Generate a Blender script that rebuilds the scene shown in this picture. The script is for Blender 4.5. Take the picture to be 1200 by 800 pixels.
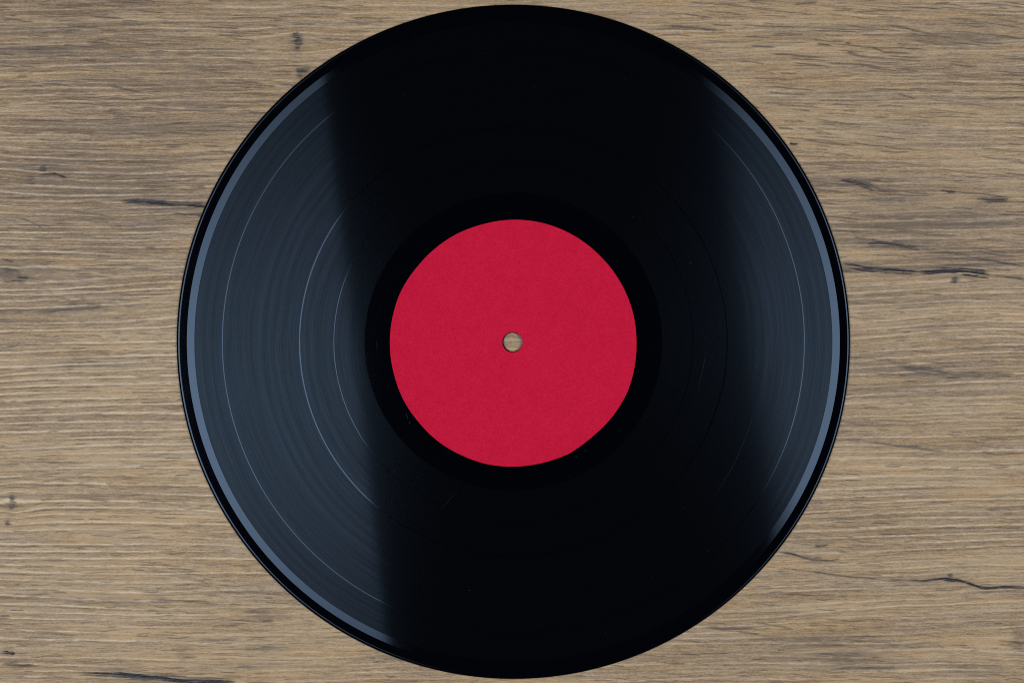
import bpy, math, random
import numpy as np

# ------------------------------------------------------------------ scale
S = 0.150 / 396.0                      # metres per photograph pixel (record radius 396 px = 150 mm)
def PX(px): return (px - 600.0) * S
def PY(py): return (400.0 - py) * S
CX, CY = PX(601.6), PY(400.3)          # centre of the record

sc = bpy.context.scene
for o in list(bpy.data.objects):
    bpy.data.objects.remove(o, do_unlink=True)
col = sc.collection

# ------------------------------------------------------------------ camera
TOP = 0.0018
cam_d = bpy.data.cameras.new('camera')
cam_d.sensor_width = 36.0
cam_d.lens = 50.0
cam_d.clip_start = 0.01
cam_d.clip_end = 50.0
cam = bpy.data.objects.new('camera', cam_d)
CAM_H = 1200 * S * 50.0 / 36.0
cam.location = (0, 0, TOP + CAM_H)
cam.rotation_euler = (0, 0, 0)
col.objects.link(cam)
sc.camera = cam

class NG:
    """tiny node-graph helper"""
    def __init__(s, nt): s.nt = nt
    def n(s, t, **kw):
        nd = s.nt.nodes.new(t)
        for k, v in kw.items(): setattr(nd, k, v)
        return nd
    def link(s, a, b): s.nt.links.new(a, b)
    def put(s, sock, v):
        if hasattr(v, 'is_output') or isinstance(v, bpy.types.NodeSocket): s.link(v, sock)
        else: sock.default_value = v
    def math(s, op, a, b=0.0, c=0.0, clamp=False):
        nd = s.n('ShaderNodeMath', operation=op, use_clamp=clamp)
        s.put(nd.inputs[0], a); s.put(nd.inputs[1], b); s.put(nd.inputs[2], c)
        return nd.outputs[0]
    def mix(s, f, a, b, bt='MIX'):
        nd = s.n('ShaderNodeMix', data_type='RGBA', blend_type=bt)
        s.put(nd.inputs[0], f); s.put(nd.inputs[6], a); s.put(nd.inputs[7], b)
        return nd.outputs[2]
    def ramp(s, v, a, b, lo=0.0, hi=1.0):
        nd = s.n('ShaderNodeMapRange')
        s.put(nd.inputs[0], v)
        nd.inputs[1].default_value = a; nd.inputs[2].default_value = b
        nd.inputs[3].default_value = lo; nd.inputs[4].default_value = hi
        return nd.outputs[0]
    def noise(s, vec, scale, detail=3, rough=0.55):
        nd = s.n('ShaderNodeTexNoise')
        s.link(vec, nd.inputs['Vector'])
        nd.inputs['Scale'].default_value = scale
        nd.inputs['Detail'].default_value = detail
        nd.inputs['Roughness'].default_value = rough
        return nd.outputs['Fac']
    def mapping(s, vec, scale=(1, 1, 1), rot=(0, 0, 0), loc=(0, 0, 0)):
        nd = s.n('ShaderNodeMapping')
        s.link(vec, nd.inputs['Vector'])
        nd.inputs['Scale'].default_value = scale
        nd.inputs['Rotation'].default_value = rot
        nd.inputs['Location'].default_value = loc
        return nd.outputs[0]
    def attr(s, name):
        return s.n('ShaderNodeAttribute', attribute_name=name).outputs['Fac']

# ------------------------------------------------------------------ world and lamps
w = bpy.data.worlds.new('World')
sc.world = w
w.use_nodes = True
bg = w.node_tree.nodes['Background']
bg.inputs[0].default_value = (0.32, 0.36, 0.62, 1)
bg.inputs[1].default_value = 0.07

def area(name, loc, target, sx, sy, rad, colour, rz=0.0, soft=0.0):
    """A soft daylight panel: rad is its radiance."""
    d = bpy.data.lights.new(name, 'AREA')
    d.shape = 'RECTANGLE'
    d.size, d.size_y = sx, sy
    d.energy = rad * sx * sy * math.pi
    d.color = colour
    d.use_nodes = True                  # softbox: brightest in the middle, dimmer to its ends
    g = NG(d.node_tree)
    em = [n for n in d.node_tree.nodes if n.type == 'EMISSION'][0]
    uv = g.n('ShaderNodeSeparateXYZ'); g.link(g.n('ShaderNodeNewGeometry').outputs['Parametric'], uv.inputs[0])
    dv = g.math('DIVIDE', g.math('SUBTRACT', uv.outputs[1], 0.46), 0.23)
    k = g.math('EXPONENT', g.math('MULTIPLY', g.math('MULTIPLY', dv, dv), -1.0))
    if soft > 0:
        k = g.math('MULTIPLY', k, g.ramp(uv.outputs[0], 0.0, soft))
    g.link(k, em.inputs['Strength'])
    o = bpy.data.objects.new(name, d)
    o.location = loc
    o.rotation_euler = (0, 0, rz)
    col.objects.link(o)
    return o

LH = 1.2                                # height of the two daylight panels
DAY = (0.57, 0.78, 1.0)
F = 1 + LH / CAM_H
def panel(name, p0, p1, side, width, length, rad, soft=0.0):
    """p0,p1: two record points (px) on the mirrored inner border of the panel."""
    a = np.array([PX(p0[0]), PY(p0[1])]) * F
    b = np.array([PX(p1[0]), PY(p1[1])]) * F
    d = (b - a) / np.linalg.norm(b - a)
    n = np.array([-d[1], d[0]])
    if n[0] * side < 0: n = -n
    # point of the border line nearest to y = 0
    m = a + d * (-a[1] / d[1])
    c = m + n * width / 2
    ang = math.atan2(n[1] * side, n[0] * side)
    area(name, (c[0], c[1], TOP + LH), None, width, length, rad, DAY, ang, soft)
panel('daylight_panel_left', (380, 100), (452, 745), -1, 0.80, 1.6, 11.6)
panel('daylight_panel_right', (826, 110), (900, 620), 1, 0.80, 1.6, 10.5, 0.06)

sc.view_settings.view_transform = 'Standard'
sc.view_settings.look = 'None'
sc.view_settings.exposure = 0.0
sc.view_settings.gamma = 1.0
sc.view_settings.use_curve_mapping = False
sc.render.engine = 'CYCLES'
sc.cycles.use_denoising = False
sc.cycles.max_bounces = 6
sc.cycles.filter_width = 1.0

# ------------------------------------------------------------------ helpers
def lin(c):
    return tuple((x / 255 / 12.92) if x / 255 <= 0.04045 else ((x / 255 + 0.055) / 1.055) ** 2.4 for x in c)

# what the two panels put on a level surface (used to turn seen colours into surface colours)
ILLUM = (0.83, 1.19, 1.70)
def alb(c):
    l = lin(c)
    return tuple(min(0.85, l[i] / ILLUM[i]) for i in range(3)) + (1.0,)

def new_mat(name):
    m = bpy.data.materials.new(name)
    m.use_nodes = True
    nt = m.node_tree
    for n in list(nt.nodes): nt.nodes.remove(n)
    out = nt.nodes.new('ShaderNodeOutputMaterial')
    return m, nt, out

# ------------------------------------------------------------------ wooden table top (numpy grain + nodes)
rng = np.random.default_rng(11)
_T = rng.random((512, 512)).astype(np.float32)
def vnoise(u, v, seed=0):
    u = u + seed * 37.31; v = v + seed * 91.77
    iu = np.floor(u).astype(np.int64); iv = np.floor(v).astype(np.int64)
    fu = (u - iu).astype(np.float32); fv = (v - iv).astype(np.float32)
    fu = fu * fu * (3 - 2 * fu); fv = fv * fv * (3 - 2 * fv)
    a = _T[iu % 512, iv % 512]; b = _T[(iu + 1) % 512, iv % 512]
    c = _T[iu % 512, (iv + 1) % 512]; d = _T[(iu + 1) % 512, (iv + 1) % 512]
    return (a * (1 - fu) + b * fu) * (1 - fv) + (c * (1 - fu) + d * fu) * fv
def fbm(u, v, oct=3, seed=0, gain=0.5):
    r = 0; a = 1.0; t = 0
    for i in range(oct):
        r = r + a * vnoise(u * 2 ** i, v * 2 ** i, seed + 7 * i); t += a; a *= gain
    return r / t
def sstep(x, a, b):
    t = np.clip((x - a) / (b - a), 0, 1); return t * t * (3 - 2 * t)

def axis(fine, step, far):
    a = np.arange(-fine, fine + step * 0.5, step)
    o = []; p = fine; d = step
    while p < far:
        d = min(d * 1.25, 0.02); p = min(p + d, far); o.append(p)
    o = np.array(o)
    return np.concatenate([-o[::-1], a, o])
ax = axis(0.248, 0.00060, 0.60)
ay = axis(0.166, 0.00025, 0.45)
NX, NY = len(ax), len(ay)
XX, YY = np.meshgrid(ax, ay)                      # rows are y
QX = 600 + XX / S; QY = 400 - YY / S              # photograph pixel coordinates (as a length unit)

KNOTS = [(347, 47, 7, 11), (356, 84, 9, 7), (13, 589, 5, 11), (20, 322, 30, 14), (1121, 327, 6, 5),
         (1195, 752, 14, 14), (1115, 674, 4, 4), (50, 198, 5, 4)]
V = QY.copy()
for kx, ky, rx, ry in KNOTS:                      # fibres bend round the knots
    ddx = (QX - kx) / (rx * 5.0); ddy = (QY - ky) / (ry * 2.2)
    g = np.exp(-(ddx ** 2) - ddy ** 2)
    V -= np.tanh((QY - ky) / (ry * 0.8)) * ry * 0.55 * g
calm = 1 - 0.6 * sstep(330 - QX, -60, 120) * sstep(QY, 300, 420)
V += calm * (15 * (fbm(QX / 420, QY / 170, 2, 1) - 0.5) + 4.0 * (fbm(QX / 130, QY / 45, 2, 2) - 0.5)) \
     + 1.0 * (fbm(QX / 26, QY / 9, 2, 3) - 0.5) + 0.6 * (fbm(QX / 6, QY / 3, 2, 33) - 0.5) + (QX - 600) * 0.012
def reg(cx, cy, rx, ry):
    return np.exp(-((QX - cx) / rx) ** 2 - ((QY - cy) / ry) ** 2)

# broad colour drift, -1 dark .. +1 light
tone = 0.08 + 1.2 * (fbm(QX / 170, V / 24, 3, 4) - 0.5) + 0.55 * (fbm(QX / 110, V / 6, 2, 5) - 0.5) + 0.75 * (fbm(QX / 90, V / 1.8, 2, 35) - 0.5)
tone += 0.30 * reg(90, 600, 200, 150) - 0.45 * reg(120, 230, 190, 100) - 0.30 * reg(60, 70, 240, 80) \
      - 0.45 * reg(1090, 265, 130, 60) - 0.25 * reg(250, 120, 100, 120) + 0.10 * reg(900, 140, 150, 60) + 0.1 * reg(1080, 590, 150, 70) - 0.16 * reg(1110, 50, 110, 60) \
      + 0.5 * reg(1010, 296, 55, 7) + 0.12 * reg(380, 745, 200, 50) + 0.3 * reg(1005, 232, 30, 5)
warm = fbm(QX / 70, V / 8, 3, 6) * 2.2 - 0.65 + 0.3 * reg(1010, 296, 60, 8) - 0.25 * reg(110, 440, 160, 80)
# raised bands, nearly regular; the highlight on their relief is painted in as pale colour
per = 8.6
ph = V / per + 1.1 * (fbm(QX / 500, V / 60, 2, 8) - 0.5) * 2 + 0.55 * (fbm(QX / 140, V / 18, 2, 9) - 0.5)
fr = ph - np.floor(ph)
ln = np.exp(-((fr - 0.5) / 0.11) ** 2)
idx = np.floor(ph)
amp = vnoise(QX / 130 + idx * 17.3, idx * 3.7, 10) * 1.35 + 0.02
regl = 0.50 + 1.0 * sstep(300 - QX, -100, 260) * sstep(QY, 110, 420) * (1 - 0.6 * sstep(QY, 690, 760)) \
     + 0.35 * reg(1150, 560, 180, 160) + 0.25 * reg(1150, 400, 150, 60) - 0.25 * reg(880, 60, 240, 110) - 0.2 * reg(420, 730, 200, 60)
pale = 0.95 * ln * np.clip(amp, 0, 1) * regl * (0.25 + 1.5 * fbm(QX / 7, V / 1.8, 2, 12))
ph2 = V / 5.3 + 1.2 * (fbm(QX / 160, V / 14, 2, 13) - 0.5)
fr2 = ph2 - np.floor(ph2); id2 = np.floor(ph2)
pale += 0.42 * np.exp(-((fr2 - 0.5) / 0.16) ** 2) * np.clip(vnoise(QX / 70 + id2 * 9.1, id2 * 5.3, 19) * 1.8 - 0.55, 0, 1) * (0.3 + 1.4 * fbm(QX / 8, V / 1.8, 2, 44))
valley_shade = np.exp(-((fr - 0.78) / 0.13) ** 2) * np.clip(amp, 0, 1) * regl  # relief shade below each raised band, painted into the dark tone
dark = 0.4 * valley_shade * fbm(QX / 16, V / 3, 2, 15) * 1.6
dark += 0.40 * np.clip(fbm(QX / 60, V / 1.9, 2, 16) * 3.2 - 1.95, 0, 1)
dark += 0.30 * np.clip(fbm(QX / 14, (V + QX * 0.08) / 1.6, 2, 17) * 3.0 - 1.80, 0, 1)
dirt = 0.0 * QX

crack = np.zeros_like(QX)
def win(x0, y0, x1, y1):
    i0 = np.searchsorted(ax, PX(x0)); i1 = np.searchsorted(ax, PX(x1))
    j0 = np.searchsorted(ay, PY(y1)); j1 = np.searchsorted(ay, PY(y0))
    return slice(max(j0, 0), max(j1, 0)), slice(max(i0, 0), max(i1, 0))
wob = 1.8 * (fbm(QX / 18, QY / 30, 3, 21) - 0.5)
wob2 = fbm(QX / 7, QY / 1.6, 2, 22)
def stroke(field, pts, wd, st, taper=True, rag=True):
    """a tapering mark along a polyline given in photograph pixels"""
    pts = np.array(pts, float); m = wd * 4 + 3
    js, is_ = win(pts[:, 0].min() - m, pts[:, 1].min() - m, pts[:, 0].max() + m, pts[:, 1].max() + m)
    x = QX[js, is_]; y = QY[js, is_]
    if x.size == 0: return
    if rag: y = y + wob[js, is_]
    seg = np.linalg.norm(np.diff(pts, axis=0), axis=1); cum = np.concatenate([[0], np.cumsum(seg)]); L = cum[-1]
    best = np.full(x.shape, 1e9); tt = np.zeros(x.shape)
    for k in range(len(seg)):
        a = pts[k]; d = (pts[k + 1] - a) / seg[k]
        t = np.clip((x - a[0]) * d[0] + (y - a[1]) * d[1], 0, seg[k])
        q = np.hypot(x - a[0] - t * d[0], y - a[1] - t * d[1])
        s = q < best
        best[s] = q[s]; tt[s] = (t[s] + cum[k]) / L
    ta = np.clip(np.minimum(tt, 1 - tt) * 5 + 0.12, 0, 1) if taper else 1.0
    wl = wd * 0.5 * (0.45 + 0.55 * ta) * ((0.65 + 1.0 * wob2[js, is_]) if rag else 1.0)
    g = st * np.exp(-(best / wl) ** 2) * (ta ** 0.6 if taper else 1.0)
    field[js, is_] = np.maximum(field[js, is_], g)
def blob(field, cx, cy, rx, ry, st, streak=0.6):
    js, is_ = win(cx - rx * 2.5, cy - ry * 2.5, cx + rx * 2.5, cy + ry * 2.5)
    x = QX[js, is_]; y = QY[js, is_]
    if x.size == 0: return
    g = np.exp(-(((x - cx) / rx) ** 2 + ((y + wob[js, is_] - cy) / ry) ** 2) ** 1.2)
    g = g * (1 - streak + streak * 2 * wob2[js, is_])
    field[js, is_] = np.maximum(field[js, is_], np.clip(1.75 * st * g, 0, 1))

# thousands of short pores
prn = random.Random(5)
def pores(n, x0, y0, x1, y1, slope, wmin, wmax, lmin, lmax, st):
    for _ in range(n):
        x = prn.uniform(x0, x1); y = prn.uniform(y0, y1); L = prn.uniform(lmin, lmax) * prn.uniform(0.5, 1.3)
        sl = slope + prn.gauss(0, 0.035)
        stroke(dark, [(x, y), (x + L * 0.5, y + L * 0.5 * sl + prn.gauss(0, 0.7)), (x + L, y + L * sl)],
               0.80 * prn.uniform(wmin, wmax), min(1.0, 1.7 * st * prn.uniform(0.25, 1.0)))
pores(1000, -90, -70, 420, 330, 0.03, 1.0, 1.8, 16, 60, 0.7)
pores(620, 760, -70, 1290, 330, 0.075, 1.0, 1.9, 18, 80, 0.8)
pores(1700, -90, 330, 300, 860, 0.0, 0.9, 1.6, 10, 40, 0.55)
pores(850, 860, 330, 1290, 860, 0.03, 0.9, 1.7, 10, 44, 0.6)
pores(380, 150, 660, 560, 860, 0.02, 0.9, 1.6, 10, 36, 0.6)
pores(170, 560, 660, 1000, 860, 0.06, 0.9, 1.7, 10, 40, 0.65)

D = dark
for p, wd, st in [
    ([(775, 29), (800, 31), (850, 35)], 2.6, 0.85), ([(880, 53), (910, 54)], 2, 0.7), ([(900, 61), (935, 64), (968, 67)], 2, 0.85),
    ([(958, 50), (976, 53)], 2.6, 0.9), ([(990, 58), (1005, 64), (1020, 67)], 2.2, 0.8), ([(970, 73), (1000, 74), (1034, 78)], 2, 0.85),
    ([(1035, 28), (1060, 31), (1100, 41)], 2.4, 0.7), ([(1014, 52), (1040, 60), (1072, 62)], 2.2, 0.8), ([(992, 50), (998, 51)], 2.4, 0.8),
    ([(990, 62), (1010, 65), (1045, 68)], 2, 0.6), ([(1050, 79), (1080, 83)], 2, 0.5), ([(1052, 109), (1075, 115)], 1.8, 0.7),
    ([(930, 4), (960, 2)], 2.4, 0.7), ([(1095, 4), (1115, 2)], 2.2, 0.7), ([(1130, 15), (1200, 18)], 2, 0.5),
    ([(940, 162), (965, 167), (1005, 170)], 1.8, 0.75), ([(958, 142), (1020, 146)], 1.6, 0.6), ([(880, 90), (930, 93)], 1.6, 0.6),
    ([(1010, 517), (1035, 520), (1060, 523), (1112, 530)], 2.8, 0.6), ([(940, 668), (985, 675), (1040, 680)], 1.8, 0.75),
    ([(825, 735), (850, 738), (888, 736)], 3.2, 0.7), ([(888, 730), (930, 737)], 2, 0.55), ([(862, 740), (892, 744)], 2, 0.6),
    ([(10, 254), (28, 256), (42, 263), (52, 271)], 1.8, 0.6), ([(80, 247), (130, 253)], 1.7, 0.55), ([(0, 22), (22, 22)], 2, 0.6),
    ([(60, 5), (110, 6)], 2, 0.6), ([(100, 47), (130, 51)], 2, 0.7), ([(95, 69), (112, 70)], 2, 0.8), ([(125, 100), (165, 107)], 2, 0.75),
    ([(100, 18), (145, 21)], 2, 0.7), ([(0, 62), (16, 63)], 2, 0.6), ([(250, 95), (300, 99)], 1.8, 0.6), ([(262, 68), (300, 74)], 1.8, 0.6),
    ([(270, 92), (310, 98)], 2, 0.6), ([(185, 25), (212, 26)], 2, 0.5), ([(120, 311), (160, 309)], 1.8, 0.6), ([(100, 318), (200, 316)], 1.8, 0.55),
    ([(40, 367), (80, 362), (120, 361)], 3, 0.6), ([(130, 345), (205, 345)], 1.8, 0.6), ([(175, 703), (242, 705)], 2, 0.7),
    ([(60, 694), (78, 695)], 2, 0.6), ([(305, 729), (320, 728)], 3, 0.7), ([(265, 727), (315, 730)], 1.6, 0.5), ([(260, 694), (285, 695)], 1.8, 0.6),
    ([(1000, 640), (1040, 640)], 1.6, 0.5)]:
    stroke(D, p, wd * 1.1, min(1.0, st * 1.35))
C = crack
crn = random.Random(8)
def poly_at(pts, t):
    pts = np.array(pts, float); seg = np.linalg.norm(np.diff(pts, axis=0), axis=1); cum = np.concatenate([[0], np.cumsum(seg)]); d = t * cum[-1]
    return float(np.interp(d, cum, pts[:, 0])), float(np.interp(d, cum, pts[:, 1]))
def crackle(pts, wd, st):
    L = abs(pts[-1][0] - pts[0][0])
    if wd < 2.7:
        stroke(crack, pts, wd * 0.58, st * 1.1)
    else:
        stroke(crack, pts, wd * 0.40, st)
    for _ in range(int(1 + (wd - 1.4) * 4 + max(wd - 2.2, 0) * L / 30)):
        a = crn.uniform(-0.05, 0.85); ln_ = crn.uniform(0.15, 0.55); o = crn.gauss(0, wd * 0.40)
        pp = [(lambda q_: (q_[0], q_[1] + o + crn.gauss(0, 0.25)))(poly_at(pts, min(max(a + ln_ * u, 0), 1))) for u in (0, 0.33, 0.66, 1)]
        if abs(pp[-1][0] - pp[0][0]) < 4: continue
        stroke(crack, pp, crn.uniform(0.8, 1.35), st * crn.uniform(0.5, 1.1))
    stroke(dirt, pts, wd * 3.4, st * 0.7)
def knot(cx, cy, rx, ry, st):
    blob(dirt, cx, cy, rx * 1.25, ry * 1.2, st * 0.9, streak=0.9)
    for _ in range(int(6 + ry * 1.3)):
        t = crn.uniform(-1, 1); h = math.sqrt(1 - t * t) * rx * crn.uniform(0.4, 1.0); y = cy + t * ry; x = cx + crn.gauss(0, rx * 0.25)
        stroke(crack, [(x - h, y), (x, y + crn.gauss(0, 0.8)), (x + h, y + crn.gauss(0, 0.6))], crn.uniform(1.2, 2.2), st * crn.uniform(0.3, 0.85))
for p, wd, st in [
    ([(142, 234), (158, 235), (180, 238), (205, 239), (245, 241)], 4.2, 1.0), ([(200, 250), (240, 251)], 2.4, 0.5),
    ([(46, 204), (62, 203), (72, 206), (80, 208)], 1.8, 0.75), ([(0, 303), (14, 307)], 2.2, 0.55), ([(0, 314), (22, 317)], 3.4, 0.5),
    ([(0, 330), (30, 329)], 2.4, 0.4), ([(18, 324), (32, 326)], 2.4, 0.6),
    ([(984, 210), (1002, 213), (1025, 219)], 4.0, 0.8), ([(1015, 216), (1040, 224)], 2.6, 0.4), ([(1104, 223), (1122, 225)], 2.6, 0.65), ([(1146, 232), (1165, 234), (1184, 233)], 4.4, 0.7),
    ([(1018, 282), (1048, 286), (1080, 291)], 4.6, 0.62), ([(975, 277), (1018, 282)], 3, 0.35), ([(1080, 291), (1130, 296)], 3, 0.3),
    ([(988, 308), (1015, 313), (1045, 316), (1090, 319)], 4.6, 0.85), ([(1075, 318), (1120, 317), (1163, 321)], 4.2, 1.0),
    ([(1140, 302), (1170, 306), (1205, 312)], 2.6, 0.5), ([(1163, 321), (1205, 328)], 1.6, 0.5),
    ([(1045, 427), (1080, 432), (1122, 439)], 4.6, 0.45), ([(1080, 438), (1125, 439), (1190, 438)], 4.4, 0.38),
    ([(914, 647), (932, 650), (952, 656), (980, 658)], 2.4, 0.72), ([(955, 641), (972, 639)], 2.6, 0.5), ([(975, 657), (985, 655)], 2.0, 0.5),
    ([(1060, 682), (1085, 681), (1108, 678), (1126, 680), (1140, 686), (1152, 689), (1180, 688), (1215, 690)], 2.6, 1.0),
    ([(1040, 680), (1090, 681)], 1.8, 0.4),
    ([(90, 788), (112, 789), (140, 791), (175, 794), (215, 798), (275, 800)], 4.6, 1.0), ([(0, 766), (16, 766)], 2.4, 0.9), ([(0, 778), (22, 780), (38, 779)], 3.6, 0.55),
    ([(926, 168), (936, 168)], 3.0, 0.95), ([(100, 358), (118, 357)], 4, 0.35), ([(85, 346), (100, 352)], 3, 0.35)]:
    crackle(p, wd, st)
for a in [(347, 47, 6, 11, 0.75), (354, 82, 8, 3, 0.8), (351, 88, 4, 5, 0.6), (12, 589, 4, 9, 0.7), (7, 613, 3, 3, 0.55), (1121, 328, 5, 3, 0.75),
          (1115, 674, 3, 2, 0.7), (49, 197, 5, 3.5, 0.75), (36, 211, 6, 5, 0.4), (1196, 752, 10, 13, 0.4), (1010, 783, 40, 3, 0.45)]:
    knot(*a)
for a in [(60, 200, 26, 12, 0.4), (112, 222, 32, 9, 0.55), (60, 265, 20, 7, 0.3), (168, 268, 28, 5, 0.5), (90, 357, 22, 7, 0.6), (50, 363, 60, 5, 0.45),
          (25, 318, 40, 14, 0.55), (97, 325, 10, 7, 0.45), (1000, 212, 70, 8, 0.5), (1050, 234, 34, 9, 0.5), (1085, 250, 80, 8, 0.35),
          (1030, 268, 60, 7, 0.45), (1050, 284, 80, 7, 0.5), (1150, 244, 30, 6, 0.4), (1010, 312, 50, 8, 0.5), (1120, 316, 60, 6, 0.5), (1150, 262, 70, 4, 0.4),
          (1050, 350, 80, 10, 0.35), (1090, 437, 70, 6, 0.5), (1100, 380, 60, 6, 0.35), (980, 770, 60, 14, 0.5), (960, 752, 50, 8, 0.5), (1140, 785, 40, 8, 0.35), (1050, 758, 60, 6, 0.4),
          (1130, 45, 60, 8, 0.4), (70, 30, 90, 8, 0.4), (30, 60, 60, 7, 0.5), (40, 36, 60, 5, 0.45), (200, 150, 60, 10, 0.35), (230, 125, 30, 6, 0.35), (310, 720, 25, 6, 0.45),
          (215, 765, 10, 12, 0.35), (310, 762, 35, 5, 0.4), (290, 780, 40, 4, 0.4), (960, 480, 40, 10, 0.2), (1040, 455, 80, 6, 0.3), (110, 425, 60, 6, 0.35), (90, 705, 90, 5, 0.4),
          (30, 700, 40, 5, 0.4)]:
    blob(dirt, *a, streak=0.8)
for p_, w_, s_ in [([(970, 205), (1040, 221), (1125, 230)], 16, 0.5), ([(975, 238), (1060, 257), (1210, 264)], 16, 0.45), ([(980, 274), (1060, 288), (1210, 300)], 14, 0.45),
                   ([(985, 309), (1090, 317), (1210, 324)], 12, 0.45), ([(-20, 212), (120, 222), (235, 236)], 18, 0.42), ([(-20, 316), (60, 324), (130, 346)], 20, 0.42),
                   ([(20, 367), (80, 362), (150, 357)], 9, 0.5), ([(1000, 428), (1090, 437), (1200, 440)], 12, 0.4), ([(900, 750), (980, 768), (1080, 775)], 22, 0.4)]:
    stroke(dirt, p_, w_, s_)
crack *= np.clip(0.4 + 1.5 * fbm(QX / 16, V / 1.7, 2, 41), 0, 1.15)
dirt *= np.clip(0.3 + 1.4 * fbm(QX / 24, V / 2.2, 2, 42), 0, 1.3)
pale = np.clip(pale, 0, 1) * (1 - np.clip(crack * 1.3, 0, 1))
dark = np.clip(dark, 0, 1)

Z = 0.00006 * pale - 0.00012 * dark - 0.00035 * crack
Z *= (np.abs(XX) < 0.55) & (np.abs(YY) < 0.40)
nv = NX * NY
co = np.empty((nv, 3), np.float32)
co[:, 0] = XX.ravel(); co[:, 1] = YY.ravel(); co[:, 2] = Z.ravel()
ii = np.arange(nv).reshape(NY, NX)
q = np.stack([ii[:-1, :-1], ii[:-1, 1:], ii[1:, 1:], ii[1:, :-1]], -1).reshape(-1, 4)
# apron down to the underside of the slab
ring = np.concatenate([ii[0, :], ii[1:, -1], ii[-1, -2::-1], ii[-2:0:-1, 0]])
nr = len(ring)
low = co[ring].copy(); low[:, 2] = -0.025
co = np.concatenate([co, low])
k = np.arange(nr); k2 = (k + 1) % nr
side = np.stack([ring[k], nv + k, nv + k2, ring[k2]], -1)
quads = np.concatenate([q, side])
nq = len(quads)
me = bpy.data.meshes.new('table_top')
me.vertices.add(len(co)); me.vertices.foreach_set('co', co.ravel())
loops = np.concatenate([quads.ravel(), (nv + np.arange(nr))[::-1]])
me.loops.add(len(loops)); me.loops.foreach_set('vertex_index', loops.astype(np.int32))
me.polygons.add(nq + 1)
me.polygons.foreach_set('loop_start', np.concatenate([np.arange(nq) * 4, [nq * 4]]).astype(np.int32))
me.update(calc_edges=True)
me.validate()
def put_attr(name, arr):
    a = me.attributes.new(name, 'FLOAT', 'POINT')
    v = np.zeros(len(co), np.float32); v[:nv] = arr.ravel()
    a.data.foreach_set('value', v)
for nme, arr in (('grain_tone', np.clip(tone, -1, 1)), ('grain_warm', np.clip(warm, 0, 1)), ('grain_highlight', pale), ('grain_dark', dark),
                 ('grain_crack', np.clip(crack, 0, 1)), ('grain_smudge', np.clip(dirt, 0, 1))):
    put_attr(nme, arr)
me.shade_smooth()
table = bpy.data.objects.new('table_top', me)
table['kind'] = 'structure'
table['label'] = 'brown oak table top with embossed horizontal grain and dark cracks'
col.objects.link(table)

m, nt, out = new_mat('oak')
g = NG(nt)
tc = g.n('ShaderNodeTexCoord').outputs['Object']
fine = g.noise(g.mapping(tc, (170, 2000, 1), (0, 0, math.radians(-3))), 1.0, 3, 0.6)
fine2 = g.noise(g.mapping(tc, (650, 2100, 1), (0, 0, math.radians(-14)), (3, 1, 0)), 1.0, 2, 0.6)
speck = g.noise(g.mapping(tc, (1500, 2200, 1), loc=(7, 2, 0)), 1.0, 1, 0.5)
tone_n = g.math('ADD', g.attr('grain_tone'), g.math('MULTIPLY', g.math('SUBTRACT', fine, 0.5), 2.8))
tone_n = g.math('ADD', tone_n, g.math('MULTIPLY', g.math('SUBTRACT', fine2, 0.5), 2.0))
light_c = g.mix(g.attr('grain_warm'), alb((168, 149, 122)), alb((170, 146, 111)))
dark_c = g.mix(g.attr('grain_warm'), alb((113, 97, 82)), alb((114, 94, 72)))
c = g.mix(g.ramp(tone_n, -0.75, 0.62), dark_c, light_c)
c = g.mix(g.math('MULTIPLY', g.attr('grain_smudge'), g.ramp(fine, 0.3, 0.7, 0.45, 0.9)), c, alb((86, 75, 67)))
c = g.mix(g.math('MULTIPLY', g.attr('grain_highlight'), g.ramp(fine2, 0.25, 0.75, 0.45, 1.0)), c, alb((203, 190, 172)))  # painted highlight of the embossed bands
c = g.mix(g.math('MULTIPLY', g.attr('grain_dark'), g.ramp(speck, 0.3, 0.7, 0.7, 1.0)), c, alb((70, 58, 50)))
c = g.mix(g.math('MULTIPLY', g.attr('grain_crack'), g.ramp(fine, 0.25, 0.6, 0.9, 1.35), clamp=True), c, alb((26, 27, 38)))
b = g.n('ShaderNodeBsdfPrincipled')
g.link(c, b.inputs['Base Color'])
b.inputs['Roughness'].default_value = 0.55
b.inputs['Specular IOR Level'].default_value = 0.28
bp = g.n('ShaderNodeBump')
bp.inputs['Strength'].default_value = 0.5
bp.inputs['Distance'].default_value = 0.00025
g.link(g.math('ADD', fine, g.math('MULTIPLY', fine2, 0.7)), bp.inputs['Height'])
g.link(bp.outputs[0], b.inputs['Normal'])
g.link(b.outputs[0], out.inputs[0])
me.materials.append(m)

# ------------------------------------------------------------------ vinyl materials
SPEC_TINT = (0.76, 0.84, 1.0, 1)
def vinyl(name, rough, spec, extra=None):
    m, nt, out = new_mat(name)
    g = NG(nt)
    b = g.n('ShaderNodeBsdfPrincipled')
    b.inputs['Base Color'].default_value = (0.0006, 0.0006, 0.0011, 1)
    b.inputs['Roughness'].default_value = rough
    b.inputs['Specular IOR Level'].default_value = spec
    b.inputs['Specular Tint'].default_value = SPEC_TINT
    return m, g, b, out
gloss, gg, gb, gout = vinyl('smooth_vinyl', 0.06, 0.225)
tc = gg.n('ShaderNodeTexCoord').outputs['Object']
nz = gg.noise(gg.mapping(tc, (1, 1, 1)), 60, 3)
gg.link(gg.ramp(nz, 0.3, 0.7, 0.045, 0.06), gb.inputs['Roughness'])
gg.link(gb.outputs[0], gout.inputs[0])
deep, dg, db, dout = vinyl('run_out_vinyl', 0.04, 0.18)
dg.link(db.outputs[0], dout.inputs[0])

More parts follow.
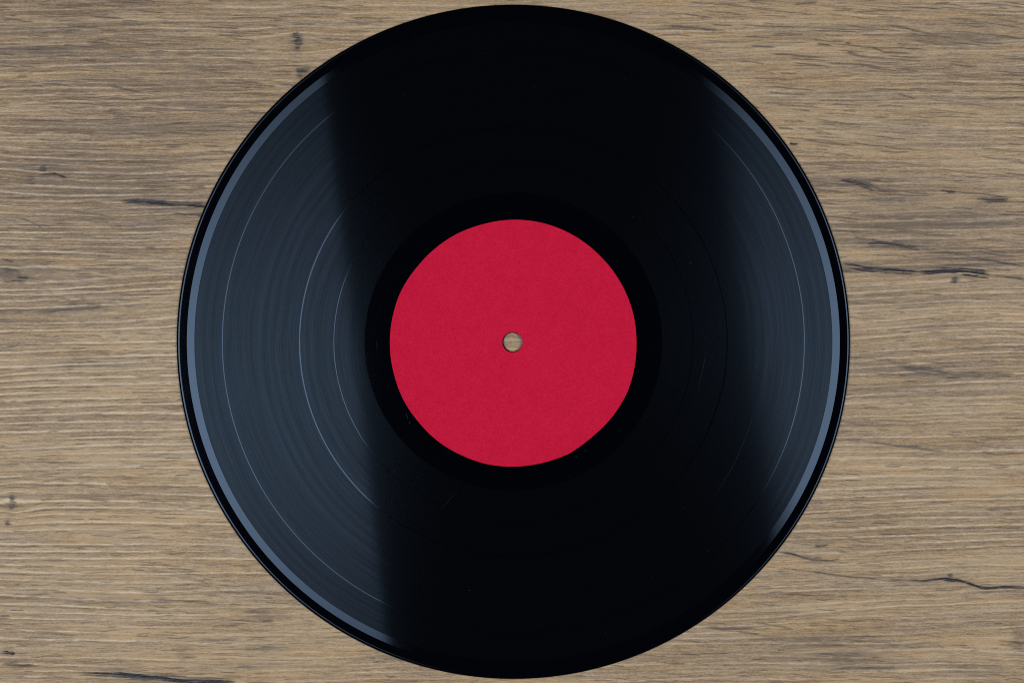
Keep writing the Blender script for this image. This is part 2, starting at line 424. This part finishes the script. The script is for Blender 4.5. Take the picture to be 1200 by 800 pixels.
def groove_material():
    m, g, b, out = vinyl('grooved_vinyl', 0.09, 0.245)
    tc = g.n('ShaderNodeTexCoord').outputs['Object']
    sep = g.n('ShaderNodeSeparateXYZ'); g.link(tc, sep.inputs[0])
    x, y = sep.outputs[0], sep.outputs[1]
    r = g.math('SQRT', g.math('ADD', g.math('MULTIPLY', x, x), g.math('MULTIPLY', y, y)))
    ang = g.math('ARCTAN2', y, x)
    cmb = g.n('ShaderNodeCombineXYZ')
    g.link(r, cmb.inputs[0]); g.link(g.math('MULTIPLY', ang, 0.0012), cmb.inputs[1])
    rings = g.noise(g.mapping(cmb.outputs[0], (1, 0, 0)), 260, 8, 0.75)      # loud and quiet passages, ring by ring
    fine = g.noise(cmb.outputs[0], 2600, 2, 0.6)
    grit = g.noise(tc, 2600, 2, 0.6)
    # the flat lands between the grooves mirror a part of the light ...
    land_share = g.math('MULTIPLY', g.ramp(rings, 0.28, 0.72, 0.26, 0.08), g.ramp(grit, 0.3, 0.7, 0.82, 1.18))
    land_share = g.math('MULTIPLY', land_share, g.ramp(fine, 0.3, 0.7, 0.72, 1.28))
    # ... and the groove walls throw the rest out along the radius
    wl = g.n('ShaderNodeBsdfPrincipled')
    wl.inputs['Base Color'].default_value = (0.0016, 0.0016, 0.0019, 1)
    wl.inputs['Roughness'].default_value = 0.125
    wl.inputs['Specular IOR Level'].default_value = 0.025
    wl.inputs['Specular Tint'].default_value = SPEC_TINT
    wl.inputs['Anisotropic'].default_value = 0.94
    wl.inputs['Anisotropic Rotation'].default_value = 0.25
    tg = g.n('ShaderNodeTangent', direction_type='RADIAL', axis='Z')
    b.inputs['Roughness'].default_value = 0.06
    b.inputs['Anisotropic'].default_value = 0.5
    b.inputs['Anisotropic Rotation'].default_value = 0.25
    g.link(tg.outputs[0], b.inputs['Tangent'])
    g.link(tg.outputs[0], wl.inputs['Tangent'])
    mx = g.n('ShaderNodeMixShader')
    g.link(land_share, mx.inputs[0]); g.link(wl.outputs[0], mx.inputs[1]); g.link(b.outputs[0], mx.inputs[2])
    g.link(mx.outputs[0], out.inputs[0])
    return m
groove = groove_material()

# ------------------------------------------------------------------ record
rec = bpy.data.objects.new('vinyl_record', None)
rec.location = (CX, CY, 0)
rec['label'] = 'black vinyl record with a blank red centre label lying on the wood'
rec['category'] = 'record'
col.objects.link(rec)

NSEG = 720
def lathe(name, prof, mat, closed=False, radial=None, nseg=NSEG, ctr=(0, 0)):
    """revolve (r px, z mm) points; one mesh"""
    vs, fs = [], []
    n = len(prof)
    for k in range(nseg):
        a = 2 * math.pi * k / nseg
        ca, sa = math.cos(a), math.sin(a)
        for r, z in prof:
            rr = r * S
            vs.append((ctr[0] + rr * ca, ctr[1] + rr * sa, z * 0.001))
    for k in range(nseg):
        k2 = (k + 1) % nseg
        for j in range(n if closed else n - 1):
            j2 = (j + 1) % n
            fs.append((k * n + j, k2 * n + j, k2 * n + j2, k * n + j2))
    me = bpy.data.meshes.new(name)
    me.from_pydata(vs, [], fs)
    me.update()
    me.shade_smooth()
    me.materials.append(mat)
    o = bpy.data.objects.new(name, me)
    o.parent = rec
    col.objects.link(o)
    return o

ZG = 1.60
# body: centre boss, hole wall, underside and outer edge carry the rest
bead = [(382.7, ZG), (383.0, ZG + 0.012)]
for t in np.linspace(0, 1, 8)[1:]:
    bead.append((383.0 + 8.2 * t, ZG + 0.012 + 0.32 * t))
def bend(p, rad, a0, a1, n):
    """continue the profile along an arc; angles are the outward tilt of the surface, in degrees"""
    r0, z0 = p[0] * S * 1000, p[1]
    for a in np.linspace(a0, a1, n + 1)[1:]:
        a_, b_ = math.radians(a0), math.radians(a)
        bead.append(((r0 + rad * (math.sin(b_) - math.sin(a_))) / (S * 1000), z0 + rad * (math.cos(b_) - math.cos(a_))))
bend(bead[-1], 1.9, -6, 12, 10)
bend(bead[-1], 1.22, 12, 90, 14)
er = bead[-1][0]
bead += [(er, 0.66), (er - 0.5, 0.42), (er - 1.4, 0.22), (er - 3.0, 0.10), (391.0, 0.06), (388.0, 0.05), (380.0, 0.25), (374.0, 0.25)]
lathe('outer_rim', bead, gloss)
lathe('underside', [(374.0, 0.25), (150.0, 0.25), (146.0, 0.02), (11.6, 0.02)], gloss, nseg=360)
lathe('spindle_hole_wall', [(11.1, 0.02), (11.1, 1.57), (11.4, 1.602), (14.0, 1.603)], deep, nseg=96, ctr=(-1.1 * S, -0.5 * S))
lathe('centre_boss', [(13.2, ZG), (149.0, ZG)], deep, nseg=360)
lathe('run_out_area', [(149.0, ZG), (155, ZG), (174.5, ZG)], deep)
edges = [(174.5, 210.0), (210.8, 250.0), (251.3, 340.7), (341.6, 374.0)]
for a, b_ in edges:
    lathe('track', [(a, ZG)] + [(r, ZG) for r in np.linspace(a, b_, 5)[1:]], groove)
for a, b_ in [(210.0, 210.8), (250.0, 251.3), (340.7, 341.6)]:
    lathe('track_gap', [(a, ZG), ((a + b_) / 2, ZG), (b_, ZG)], gloss)
lathe('lead_in', [(374.0, ZG), (378.0, ZG), (382.7, ZG)], gloss)

# ------------------------------------------------------------------ label: hand-cut red paper
m, nt, out = new_mat('red_paper')
g = NG(nt)
tc = g.n('ShaderNodeTexCoord').outputs['Object']
n1 = g.noise(tc, 160, 4, 0.6)
n2 = g.noise(tc, 900, 3, 0.65)
n3 = g.noise(g.mapping(tc, (1, 1, 1), (0, 0, 0.6), (5, 3, 0)), 2400, 2, 0.6)
f = g.math('ADD', g.math('MULTIPLY', n1, 0.18), g.math('ADD', g.math('MULTIPLY', n2, 0.35), g.math('MULTIPLY', n3, 0.8)))
c = g.mix(g.ramp(f, 0.44, 0.89), alb((166, 8, 48)), alb((201, 30, 68)))
b = g.n('ShaderNodeBsdfPrincipled')
g.link(c, b.inputs['Base Color'])
b.inputs['Roughness'].default_value = 0.85
b.inputs['Specular IOR Level'].default_value = 0.06
bp = g.n('ShaderNodeBump'); bp.inputs['Strength'].default_value = 0.35; bp.inputs['Distance'].default_value = 0.0001
g.link(n2, bp.inputs['Height']); g.link(bp.outputs[0], b.inputs['Normal'])
g.link(b.outputs[0], out.inputs[0])
paper = m
prn2 = random.Random(3)
# outline radius (px) by compass angle, with the slight corners left by the scissors
ctl = [(-180, 144.5), (-165, 144.6), (-157, 144.9), (-149, 144.3), (-141, 143.6), (-128, 143.7), (-117, 143.9), (-110, 143.7), (-103, 143.7), (-90, 144.6),
       (-75, 144.9), (-60, 144.7), (-45, 144.3), (-30, 144.6), (-15, 144.9), (0, 144.6), (8, 144.9), (22, 145.6), (36, 144.7), (47, 143.6), (54, 143.7), (63, 145.0),
       (70, 144.4), (78, 144.2), (90, 144.5), (102, 144.8), (115, 144.4), (127, 144.7), (140, 144.2), (152, 144.7), (165, 144.2), (180, 144.5)]
ca_ = np.array([c[0] for c in ctl]); cr_ = np.array([c[1] for c in ctl])
LX, LY = PX(601.3) - CX, PY(402.0) - CY
HX, HY = PX(600.5) - CX, PY(400.8) - CY
NL = 240
vs, fs = [], []
for k in range(NL):
    a = 2 * math.pi * k / NL
    deg = math.degrees(a); deg = deg - 360 if deg > 180 else deg
    R = np.interp(-deg, ca_, cr_) * S             # the photograph's y runs downwards
    h = 11.9 * S
    ex, ey = math.cos(a), math.sin(a)
    for (cx, cy, r, z) in ((HX, HY, h, 1.605), (HX, HY, h, 1.735), (LX, LY, 0.5 * R, 1.745), (LX, LY, R - 0.00012, 1.743), (LX, LY, R, 1.72), (LX, LY, R, 1.605)):
        vs.append((cx + r * ex, cy + r * ey, z * 0.001))
for k in range(NL):
    k2 = (k + 1) % NL
    for j in range(5):
        fs.append((k * 6 + j, k2 * 6 + j, k2 * 6 + j + 1, k * 6 + j + 1))
me = bpy.data.meshes.new('paper_label'); me.from_pydata(vs, [], fs); me.update()
me.materials.append(paper)
lab = bpy.data.objects.new('paper_label', me); lab.parent = rec
lab['label'] = 'plain red paper centre label'
col.objects.link(lab)

# ------------------------------------------------------------------ fine scratches and dust
m, nt, out = new_mat('scratched_vinyl')
g = NG(nt)
b = g.n('ShaderNodeBsdfPrincipled')
b.inputs['Base Color'].default_value = (0.0010, 0.0012, 0.0016, 1)
b.inputs['Roughness'].default_value = 0.45
b.inputs['Specular IOR Level'].default_value = 0.15
g.link(b.outputs[0], out.inputs[0])
scr_m = m
def strip(pts, wd):
    """a hair-thin raised burr along points given in photograph pixels"""
    vs, fs = [], []
    P = [np.array([PX(x) - CX, PY(y) - CY]) for x, y in pts]
    n = len(P)
    for k, p in enumerate(P):
        d = P[min(k + 1, n - 1)] - P[max(k - 1, 0)]; d = d / np.linalg.norm(d)
        nn = np.array([-d[1], d[0]]) * wd * (0.25 + 0.75 * math.sin(math.pi * (k + 0.5) / n))
        vs += [(*(p - nn), 0.001 * (ZG + 0.001)), (*p, 0.001 * (ZG + 0.012)), (*(p + nn), 0.001 * (ZG + 0.001))]
    for k in range(n - 1):
        for j in (0, 1):
            fs.append((k * 3 + j, k * 3 + j + 1, k * 3 + 4 + j, k * 3 + 3 + j))
    return vs, fs
def arc(r0, a0, a1, dr=0.0, n=10):
    return [(601.6 + (r0 + dr * t) * math.cos(math.radians(a0 + (a1 - a0) * t)), 400.3 + (r0 + dr * t) * math.sin(math.radians(a0 + (a1 - a0) * t))) for t in np.linspace(0, 1, n)]
def seg(x0, y0, x1, y1, bow=0.0, n=8):
    return [(x0 + (x1 - x0) * t + bow * math.sin(math.pi * t), y0 + (y1 - y0) * t) for t in np.linspace(0, 1, n)]
for pts, wd in [(seg(515, 598, 534, 577), 0.00005), (arc(292, 8, 40, 5, 22), 0.00006), (arc(226, 2, 14, -3), 0.00005), (arc(160, 176, 181), 0.00007),
                (seg(476, 484, 478, 491), 0.00010), (arc(338, -100, -92, 3), 0.00003)]:
    v_, f_ = strip(pts, wd)
    me = bpy.data.meshes.new('scratch'); me.from_pydata(v_, [], f_); me.update(); me.materials.append(scr_m)
    o = bpy.data.objects.new('scratch', me); o.parent = rec; col.objects.link(o)

m, nt, out = new_mat('dust_grain')
g = NG(nt)
b = g.n('ShaderNodeBsdfPrincipled')
b.inputs['Base Color'].default_value = (0.035, 0.036, 0.042, 1)
b.inputs['Roughness'].default_value = 0.9
g.link(b.outputs[0], out.inputs[0])
vs, fs = [], []
dr = random.Random(21)
spots = [(480, 495, 0.9), (676, 535, 0.8), (686, 528, 0.7), (727, 504, 0.8), (809, 308, 0.8), (550, 691, 0.7), (830, 645, 0.9), (742, 254, 0.7)]
for _ in range(36):
    a = dr.uniform(0, 2 * math.pi); q_ = math.sqrt(dr.uniform(0.17, 0.92)) * 385
    spots.append((601.6 + q_ * math.cos(a), 400.3 + q_ * math.sin(a), dr.uniform(0.25, 0.6)))
for x, y, s_ in spots:
    n0 = len(vs); h = s_ * S
    cx, cy = PX(x), PY(y); a = dr.uniform(0, 3.14)
    for k in range(5):
        t = a + 2 * math.pi * k / 5
        e = h * dr.uniform(0.45, 0.8)
        vs.append((cx + e * math.cos(t), cy + e * math.sin(t), 0.001 * ZG + 0.00001))
    vs.append((cx, cy, 0.001 * ZG + 0.00001 + h * 0.5))
    for k in range(5): fs.append((n0 + k, n0 + (k + 1) % 5, n0 + 5))
me = bpy.data.meshes.new('dust'); me.from_pydata(vs, [], fs); me.update(); me.materials.append(m)
dust = bpy.data.objects.new('dust', me)
dust['kind'] = 'stuff'
dust['label'] = 'tiny grey dust specks scattered over the black vinyl'
dust['category'] = 'dust'
col.objects.link(dust)
